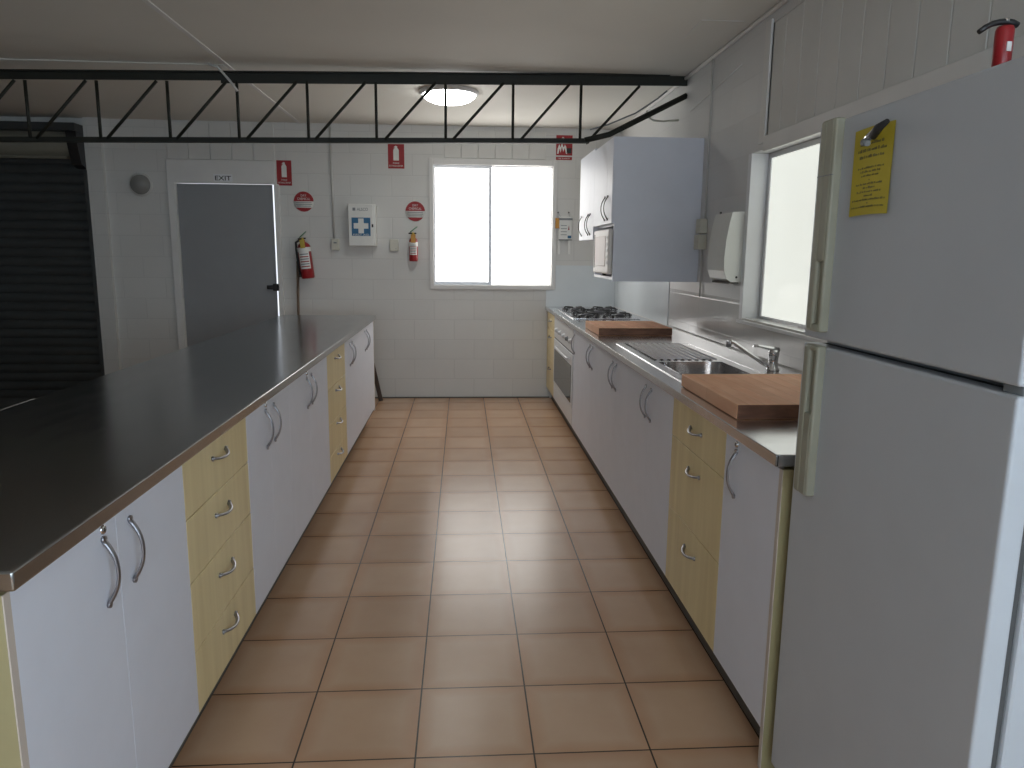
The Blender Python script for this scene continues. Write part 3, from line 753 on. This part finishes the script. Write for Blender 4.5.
# red cylinder on the fridge
rd = thing('red_canister', 'slim red metal cylinder with a curved black top lever standing on the fridge', 'canister', (1.39, -.704, 1.771))
m = MB().lathe([(0, 0), (.0134, 0), (.0142, .003), (.0142, .062), (.012, .068), (0, .069)], M_RED, (1.39, -.704, 1.7705), n=28)
obj('body', m, rd)
m = MB().tube([(1.345, -.704, 1.829), (1.356, -.704, 1.837), (1.367, -.704, 1.8425), (1.379, -.704, 1.8455), (1.39, -.704, 1.8465), (1.402, -.704, 1.845), (1.411, -.704, 1.8415)], [.0042, .0046, .0048, .005, .0054, .0054, .005], M_BLACK, 10)
obj('lever', m, rd)
obj('label', bx((1.386, -.7192, 1.797), (1.394, -.7175, 1.812), M_SIGNW), rd)
obj('cap', MB().lathe([(.006, 0), (.005, .005), (0, .006)], M_CHROME, (1.39, -.704, 1.8465), n=16), rd)

# ------------------------------------------------------------------ wall cupboards and microwave
UX, UY0, UY1 = 1.463, 2.85, 3.52
wc = thing('microwave_cupboard', 'deep white wall cupboard with a microwave niche, nearest the camera', 'wall cupboard', (1.74, 3.13, 1.29))
m = MB()
m.box((UX, UY0, 1.29), (WX-.002, UY0+.018, 2.198), M_LAM).box((UX, UY1-.018, 1.30), (WX-.002, UY1, 2.198), M_LAM)
m.box((UX, UY0+.018, 1.30), (WX-.002, UY1-.018, 1.318), M_LAM).box((UX+.02, UY0+.018, 1.648), (WX-.002, UY1-.018, 1.664), M_LAM)
m.box((UX, UY0+.018, 2.18), (WX-.002, UY1-.018, 2.198), M_LAM).box((WX-.02, UY0+.018, 1.318), (WX-.002, UY1-.018, 2.18), M_LAM)
obj('carcass', m, wc)
def updoor(x, y0, y1, z0, z1, hy, parent, hz):
    p = obj('door', bx((x-.018, y0+.0015, z0), (x, y1-.0015, z1), M_LAM, .0012, 1), parent)
    obj('handle', bow((x-.018, hy, hz), (0, 0, 1), (-1, 0, 0), .15, .028, .0055, M_IRON), p)
ym = 3.03
updoor(UX, UY0, ym, 1.662, 2.198, ym-.05, wc, 1.765); updoor(UX, ym, UY1, 1.662, 2.198, ym+.05, wc, 1.765)
mw_ = thing('microwave', 'white microwave oven seen edge-on, poking out of the cupboard niche', 'microwave', (1.62, 3.135, 1.325))
obj('body', bx((UX+.0, UY0+.03, 1.337), (UX+.40, 3.415, 1.624), M_MICRO, .006), mw_)
fd = obj('front', bx((UX-.028, UY0+.025, 1.335), (UX+.002, 3.42, 1.628), M_MICRO, .010, 3), mw_)
obj('door_window', bx((UX-.031, UY0+.12, 1.385), (UX-.026, 3.35, 1.585), M_MGLASS, .003), fd)
obj('handle_groove', bx((UX-.031, 3.365, 1.37), (UX-.027, 3.380, 1.60), M_KICK), fd)
m = MB()
for z in (1.40, 1.44, 1.48, 1.52, 1.56): m.box((UX-.031, UY0+.045, z), (UX-.027, UY0+.09, z+.022), M_TRIM, .001)
obj('button', m, fd)
m = MB()
for y in (UY0+.09, 3.34):
    for x in (UX+.04, UX+.34): m.lathe([(.014, 0), (.014, .018), (0, .018)], M_BLACK, (x, y, 1.318), n=14)
obj('foot', m, mw_)
wc = thing('wall_cupboard', 'row of white wall cupboard doors beyond the microwave cupboard, ending higher above the bench', 'wall cupboard', (1.75, 3.87, 1.57))
m = MB().box((UX, UY1+.001, 1.571), (WX-.002, 4.18, 2.215), M_LAM)
obj('carcass', m, wc)
updoor(UX, UY1+.001, 3.70, 1.573, 2.215, 3.655, wc, 1.685); updoor(UX, 3.70, 3.98, 1.573, 2.215, 3.745, wc, 1.685); updoor(UX, 3.98, 4.18, 1.573, 2.215, 4.05, wc, 1.685)

# ------------------------------------------------------------------ things on the far wall
Y = FY
def plate(name, lo, hi, m_, label, cat, th=.003, group=None, y=None):
    t = thing(name, label, cat, ((lo[0]+hi[0])/2, Y, lo[1]), group)
    obj('plate', bx((lo[0], Y-th, lo[1]), (hi[0], Y-.0005, hi[1]), m_, .0008, 1), t)
    return t
def exting_sign(x0, x1, z0, z1, label):
    t = plate('fire_sign', (x0, z0), (x1, z1), M_REDS, label, 'sign'); c = (x0+x1)/2; h = z1-z0
    m = MB(); w = (x1-x0)*.17; zb, zt = z0+h*.33, z0+h*.84; y = Y-.0045
    pts = [(c-w, y, zb), (c+w, y, zb), (c+w, y, zt-.02), (c+w*.7, y, zt-.005), (c+w*.45, y, zt), (c+w*.45, y, zt+h*.07), (c-w*.2, y, zt+h*.09), (c-w*.9, y, zt+h*.02), (c-w*.35, y, zt+h*.02), (c-w*.45, y, zt), (c-w*.7, y, zt-.005), (c-w, y, zt-.02)]
    m.prism(pts, (0, .0015, 0), M_SIGNW); obj('pictogram', m, t)
    m = MB().text('FIRE', M_SIGNW, (c, Y-.004, z0+h*.22), h*.055, width=(x1-x0)*.38)
    m.text('EXTINGUISHER', M_SIGNW, (c, Y-.004, z0+h*.11), h*.065, width=(x1-x0)*.86)
    obj('lettering', m, t)
exting_sign(-1.290, -1.150, 2.088, 2.322, 'red fire extinguisher sign high beside the exit door')
exting_sign(-.229, -.073, 2.264, 2.492, 'red fire extinguisher sign high on the wall left of the window')
def round_sign(cx, cz, r, label):
    t = thing('round_sign', label, 'sign', (cx, Y, cz-r))
    obj('disc', MB().lathe([(0, .003), (r, .003), (r, 0)], M_SIGNW, (cx, Y-.0005, cz), (0, -1, 0), 40), t)
    m = MB()
    def seg(a0, a1):
        n = 20; return [(cx+r*.97*math.cos(a0+(a1-a0)*k/n), Y-.0048, cz+r*.97*math.sin(a0+(a1-a0)*k/n)) for k in range(n+1)]
    m.prism(seg(math.radians(2), math.radians(178)), (0, .0015, 0), M_REDS)
    m.prism(seg(math.radians(218), math.radians(322)), (0, .0015, 0), M_REDS)
    obj('red_band', m, t)
    m = MB().text('DRY', M_SIGNW, (cx, Y-.005, cz+r*.58), r*.20).text('CHEMICAL', M_SIGNW, (cx, Y-.005, cz+r*.26), r*.24, width=r*1.25)
    for k, wd in enumerate((1.5, 1.55, 1.35)): m.box((cx-r*wd/2, Y-.0046, cz-r*(.14+.16*k)), (cx+r*wd/2, Y-.0036, cz-r*(.08+.16*k)), M_GREYT)
    obj('lettering', m, t)
round_sign(-1.045, 1.94, .098, 'round red and white sign above the extinguisher beside the exit door')
round_sign(.026, 1.862, .098, 'round red and white sign above the extinguisher beside the window')
# exit plate over the door
t = thing('exit_sign', 'small white EXIT plate with dark letters above the grey door', 'sign', (-1.80, Y-.03, 2.12))
obj('plate', bx((-1.875, Y-.034, 2.112), (-1.70, Y-.0305, 2.182), M_WHITE, .0006, 1), t)
obj('lettering', MB().text('EXIT', M_DARKT, (-1.787, Y-.0345, 2.145), .042, width=.15, bold=.012), t)
# first aid box
t = thing('first_aid_box', 'white wall box with a white cross on a blue square', 'first aid box', (-.495, Y, 1.52))
obj('case', bx((-.632, Y-.10, 1.522), (-.372, Y-.001, 1.918), M_SIGNW, .006), t)
lid = obj('lid', bx((-.632, Y-.125, 1.522), (-.395, Y-.102, 1.918), M_SIGNW, .006), t)
m = MB().box((-.600, Y-.1268, 1.618), (-.422, Y-.1245, 1.79), M_BLUE)
obj('blue_square', m, lid)
cxx, czz = -.511, 1.712
ca, cb = .026, .07
m = MB().prism([(cxx+a*1.0, Y-.1285, czz+b) for a, b in ((-ca, -cb), (ca, -cb), (ca, -ca), (cb, -ca), (cb, ca), (ca, ca), (ca, cb), (-ca, cb), (-ca, ca), (-cb, ca), (-cb, -ca), (-ca, -ca))], (0, .0022, 0), M_SIGNW)
m.text('FIRST AID', M_SIGNW, (cxx, Y-.1275, 1.629), .017, width=.15)
obj('cross', m, lid)
m = MB().text('ALSCO', M_GREYT, (-.495, Y-.1265, 1.868), .028, width=.105, bold=.01).box((-.588, Y-.1268, 1.855), (-.562, Y-.1250, 1.882), M_GREYT)
obj('lettering', m, lid)
t.location.x += .025
obj('latch', bx((-.385, Y-.128, 1.70), (-.370, Y-.115, 1.73), M_BLACK, .002), t)

def extinguisher(cx, z0, z1, r, tilt, label, hose=True, tagm=M_TAGY):
    t = thing('fire_extinguisher', label, 'fire extinguisher', (cx, Y-.02, z0)); h = z1-z0; yc = Y-.03-r; bodyh = h*.80
    rot = Matrix.Translation(Vector((cx, yc, z1))) @ Euler((0, tilt, 0)).to_matrix().to_4x4() @ Matrix.Translation(Vector((-cx, -yc, -z1)))
    m = MB().lathe([(0, 0), (r*.9, 0), (r, .012), (r, bodyh-.04), (r*.88, bodyh-.018), (r*.55, bodyh), (r*.3, bodyh+.01), (r*.3, bodyh+.03)], M_RED, (cx, yc, z0), n=32).xform(rot)
    obj('cylinder', m, t)
    m = MB().lathe([(r*1.01, bodyh-.085), (r*1.02, bodyh-.083), (r*1.02, bodyh-.045), (r*1.01, bodyh-.043)], M_SIGNW, (cx, yc, z0), n=32).xform(rot); obj('white_band', m, t)
    m = MB()
    def lab(u, v):
        a = math.radians(-140+u*100); return Vector((cx+r*1.015*math.cos(a), yc+r*1.015*math.sin(a), z0+h*.22+v*h*.40))
    m.quadgrid(lab, 10, 1, M_SIGNW)
    for k in range(6):
        z = z0+h*(.26+.055*k); a0 = math.radians(-130); a1 = math.radians(-50)
        m.quadgrid(lambda u, v: Vector((cx+r*1.025*math.cos(a0+(a1-a0)*u), yc+r*1.025*math.sin(a0+(a1-a0)*u), z+v*h*.022)), 8, 1, M_GREYT if k % 2 else M_REDS)
    m.xform(rot); obj('label_sheet', m, t)
    m = MB().tube([(cx, yc, z0+bodyh+.02), (cx, yc, z0+bodyh+.05)], .016, M_TAGY, 12)
    m.box((cx-.045, yc-.012, z0+bodyh+.035), (cx+.03, yc+.012, z0+bodyh+.048), M_BLACK, .003)
    m.xform(rot); obj('valve', m, t)
    m = MB().tube([(cx-.03, yc, z0+bodyh+.052), (cx+.0, yc, z0+bodyh+.075), (cx+.04, yc, z0+bodyh+.105)], [.008, .009, .007], M_GREEN, 10, flat=.6).xform(rot)
    obj('lever', m, t)
    obj('service_tag', MB().box((cx-.02, yc-r-.004, z0+bodyh-.05), (cx+.025, yc-r-.001, z0+bodyh+.03), tagm, .002).xform(rot), t)
    if hose:
        m = MB().tube([(cx-.02, yc, z0+bodyh+.035), (cx-.07, yc, z0+bodyh+.01), (cx-r-.012, yc, z0+bodyh-.06), (cx-r-.014, yc, z0+h*.35), (cx-r-.010, yc-.01, z0+h*.15)], .011, M_RUBBER, 10)
        m.tube([(cx-r-.010, yc-.01, z0+h*.15), (cx-r-.008, yc-.01, z0+h*.04)], [.013, .016], M_RUBBER, 10).xform(rot); obj('hose', m, t)
    obj('wall_bracket', MB().box((cx-.02, yc+r-.002, z0+h*.5), (cx+.02, Y-.0005, z0+h*.62), M_BLACK), t)
extinguisher(-1.055, 1.205, 1.63, .062, math.radians(-6), 'large red fire extinguisher with black hose beside the exit door')
extinguisher(.008, 1.38, 1.665, .043, 0, 'small red fire extinguisher with orange tag beside the window', False, M_ORG)
# switch box with its conduit, and a blank plate
t = thing('switch_box', 'pale wall switch at the foot of the long conduit on the far wall', 'switch', (-.752, Y, 1.48))
obj('box', bx((-.785, Y-.045, 1.482), (-.715, Y-.001, 1.590), M_CREAMP, .005), t)
obj('rocker', bx((-.765, Y-.051, 1.545), (-.735, Y-.044, 1.558), M_GREYT, .002), t)
m = MB().tube([(-.760, Y-.014, 1.589), (-.770, Y-.014, 2.2), (-.772, Y-.014, CZ-.001)], .0095, M_COND, 10)
tag(obj('conduit', m, base=True), 'long vertical conduit down the far wall between extinguisher and first aid box', 'conduit')
t = thing('wall_plate', 'small blank square cover beside the small extinguisher', 'wall plate', (-.19, Y, 1.48))
obj('cover', bx((-.225, Y-.03, 1.478), (-.142, Y-.001, 1.590), M_CREAMP, .004), t)
obj('screw', MB().lathe([(0, .003), (.004, .002), (.004, 0)], M_GREYT, (-.165, Y-.03, 1.50), (0, -1, 0), 10), t)
# fire blanket sign and pouch, right of the window
t = plate('fire_sign', (1.402, 2.415), (1.562, 2.605), M_REDS, 'red sign with white flame symbol right of the window, partly behind the truss', 'sign')
m = MB(); y = Y-.0045
m.prism([(1.412, y, 2.43), (1.425, y, 2.43), (1.436, y, 2.48), (1.447, y, 2.44), (1.458, y, 2.50), (1.472, y, 2.45), (1.485, y, 2.485), (1.50, y, 2.43), (1.512, y, 2.43), (1.50, y, 2.50), (1.487, y, 2.515), (1.474, y, 2.49), (1.458, y, 2.53), (1.445, y, 2.49), (1.432, y, 2.52), (1.416, y, 2.48)], (0, .0015, 0), M_SIGNW)
m.lathe([(0, .0015), (.013, .0015), (.013, 0)], M_SIGNW, (1.468, Y-.003, 2.575), (0, -1, 0), 16); m.box((1.462, Y-.0045, 2.53), (1.474, Y-.003, 2.566), M_SIGNW)
m.box((1.505, Y-.0045, 2.435), (1.552, Y-.003, 2.485), M_BLACK); obj('pictogram', m, t)
t = plate('fire_sign', (1.402, 2.372), (1.560, 2.402), M_REDS, 'narrow red text strip under the flame sign right of the window', 'sign')
obj('lettering', MB().text('FIRE BLANKET', M_SIGNW, (1.481, Y-.004, 2.387), .012, width=.12), t)
t = thing('fire_blanket', 'white fire blanket pouch with two hanging tabs right of the window', 'fire blanket', (1.505, Y, 1.48))
obj('pouch', bx((1.438, Y-.035, 1.60), (1.572, Y-.004, 1.83), M_SIGNW, .010, 3), t)
for x in (1.432, 1.538): obj('pull_tab', bx((x, Y-.028, 1.462), (x+.024, Y-.022, 1.605), M_SIGNW, .002), t)
m = MB().box((1.44, Y-.037, 1.795), (1.575, Y-.034, 1.815), M_GREYT).box((1.438, Y-.037, 1.60), (1.572, Y-.034, 1.607), M_DARKT).box((1.53, Y-.037, 1.62), (1.565, Y-.0345, 1.645), M_BLUE)
for z in (1.65, 1.68, 1.71, 1.74): m.box((1.46, Y-.0365, z), (1.52, Y-.0345, z+.006), M_GREYT)
m.prism([(1.532, Y-.037, 1.70), (1.546, Y-.037, 1.70), (1.540, Y-.037, 1.745)], (0, .002, 0), M_REDS)
obj('print', m, t)
m = MB()
for x in (1.435, 1.54): m.lathe([(0, .006), (.008, .005), (.008, 0)], M_KICK, (x, Y-.001, 1.87), (0, -1, 0), 12)
m.tube([(1.435, Y-.012, 1.87), (1.455, Y-.02, 1.83)], .0015, M_GREYT, 6).tube([(1.54, Y-.012, 1.87), (1.545, Y-.02, 1.83)], .0015, M_GREYT, 6); obj('hook', m, t)
obj('orange_tag', bx((1.405, Y-.03, 1.715), (1.447, Y-.0355+.002, 1.815), M_ORG, .003), t)
# round fitting left of the door
t = thing('bulkhead_light', 'unlit round clear-domed wall fitting left of the exit door', 'wall light', (-2.56, Y, 1.97))
obj('base', MB().lathe([(.105, 0), (.11, .012), (.10, .02), (0, .02)], M_COND, (-2.56, Y-.001, 2.075), (0, -1, 0), 36), t)
obj('dome', MB().lathe([(.092, .018), (.085, .05), (.06, .08), (.03, .094), (0, .098)], mat('grey_lens', (.26, .26, .25), .04), (-2.56, Y-.001, 2.075), (0, -1, 0), 36), t)
# broom and stick in the far left corner by the bench
t = thing('broom', 'brown timber broom handle standing against the far wall below the large extinguisher', 'broom', (-1.13, 5.42, 0))
obj('pole', MB().tube([(-1.11, 5.36, .05), (-1.128, 5.44, .82), (-1.122, 5.475, 1.37)], .013, M_HANDLEW, 12), t)
obj('brush_head', bx((-1.22, 5.33, .035), (-.99, 5.40, .075), M_HANDLEW, .008), t)
m = MB()
for i in range(18):
    for j in range(3): m.tube([(-1.212+i*.0125, 5.34+j*.024, 0), (-1.21+i*.0125, 5.342+j*.022, .04)], .004, M_RUBBER, 5)
obj('bristles', m, t)
m = MB().box((-.349, 5.335, .0), (-.307, 5.36, .80), M_BROWN, .004, 2, Euler((math.radians(-6), math.radians(-12.5), 0)).to_matrix(), (-.33, 5.35, 0))
tag(obj('timber_stick', m), 'dark brown timber stick leaning behind the far end of the left bench', 'stick')

# ------------------------------------------------------------------ things on the right wall
t = thing('towel_dispenser', 'white paper towel dispenser with a bulging front beside the right window', 'paper towel dispenser', (1.98, 2.23, 1.31))
prof = [(WX-.002, 1.318), (WX-.002, 1.70), (WX-.070, 1.697), (WX-.084, 1.64), (WX-.098, 1.55), (WX-.104, 1.45), (WX-.102, 1.38), (WX-.085, 1.335), (WX-.06, 1.318)]
obj('cover', MB().prism([(x, 2.075, z) for x, z in prof], (0, .28, 0), M_TOWEL, False), t)
m = MB().box((WX-.075, 2.09, 1.308), (WX-.01, 2.34, 1.3175), M_KICK); obj('towel_slot', m, t)
m = MB().lathe([(0, .003), (.006, .002), (.006, 0)], M_BLACK, (WX-.03, 2.075, 1.345), (0, -1, 0), 12); m.box((WX-.07, 2.28, 1.697), (WX-.06, 2.29, 1.709), M_KICK); obj('lock', m, t)
t = thing('outlet_box', 'stack of two small cream outlet boxes on the wall beside the microwave cupboard', 'power outlet', (2.0, 2.74, 1.49))
obj('box', bx((WX-.05, 2.70, 1.600), (WX-.001, 2.785, 1.690), M_CREAMP, .004), t)
obj('box', bx((WX-.058, 2.70, 1.500), (WX-.001, 2.785, 1.592), M_CREAMP, .004), t)
m = MB().tube([(WX-.012, 2.79-.04, 1.20), (WX-.012, 2.79-.04, 1.50)], .0055, M_COND, 8)
tag(obj('conduit', m, base=True), 'short thin conduit running down below the cream outlet boxes', 'conduit')
m = MB().tube([(WX-.008, 2.735, 1.69), (WX-.008, 2.745, 2.2), (WX-.008, 2.75, CZ-.01)], .0055, M_COND, 10)
tag(obj('conduit', m, base=True), 'vertical conduit up the right wall from the outlet boxes to the ceiling', 'conduit')
tag(obj('conduit', MB().tube([(WX-.005, 3.18, 2.42), (WX-.005, 2.25, 2.50)], .003, M_TRIM, 6), base=True), 'thin pale line running slantwise across the right wall past the conduit', 'conduit')

# ------------------------------------------------------------------ kinds that repeat
GROUPS = {'base_cabinet': 'white cupboards under the benches', 'drawer_cabinet': 'yellow drawer banks under the benches', 'chopping_board': 'timber chopping boards on the right bench',
          'fire_sign': 'red fire signs on the far wall', 'round_sign': 'round signs above the extinguishers', 'fire_extinguisher': 'extinguishers on the far wall',
          'benchtop': 'long steel benchtops', 'conduit': 'conduits on the walls'}
for o in S.objects:
    k = o.name.split('.')[0]
    if o.parent is None and k in GROUPS: o['group'] = GROUPS[k]
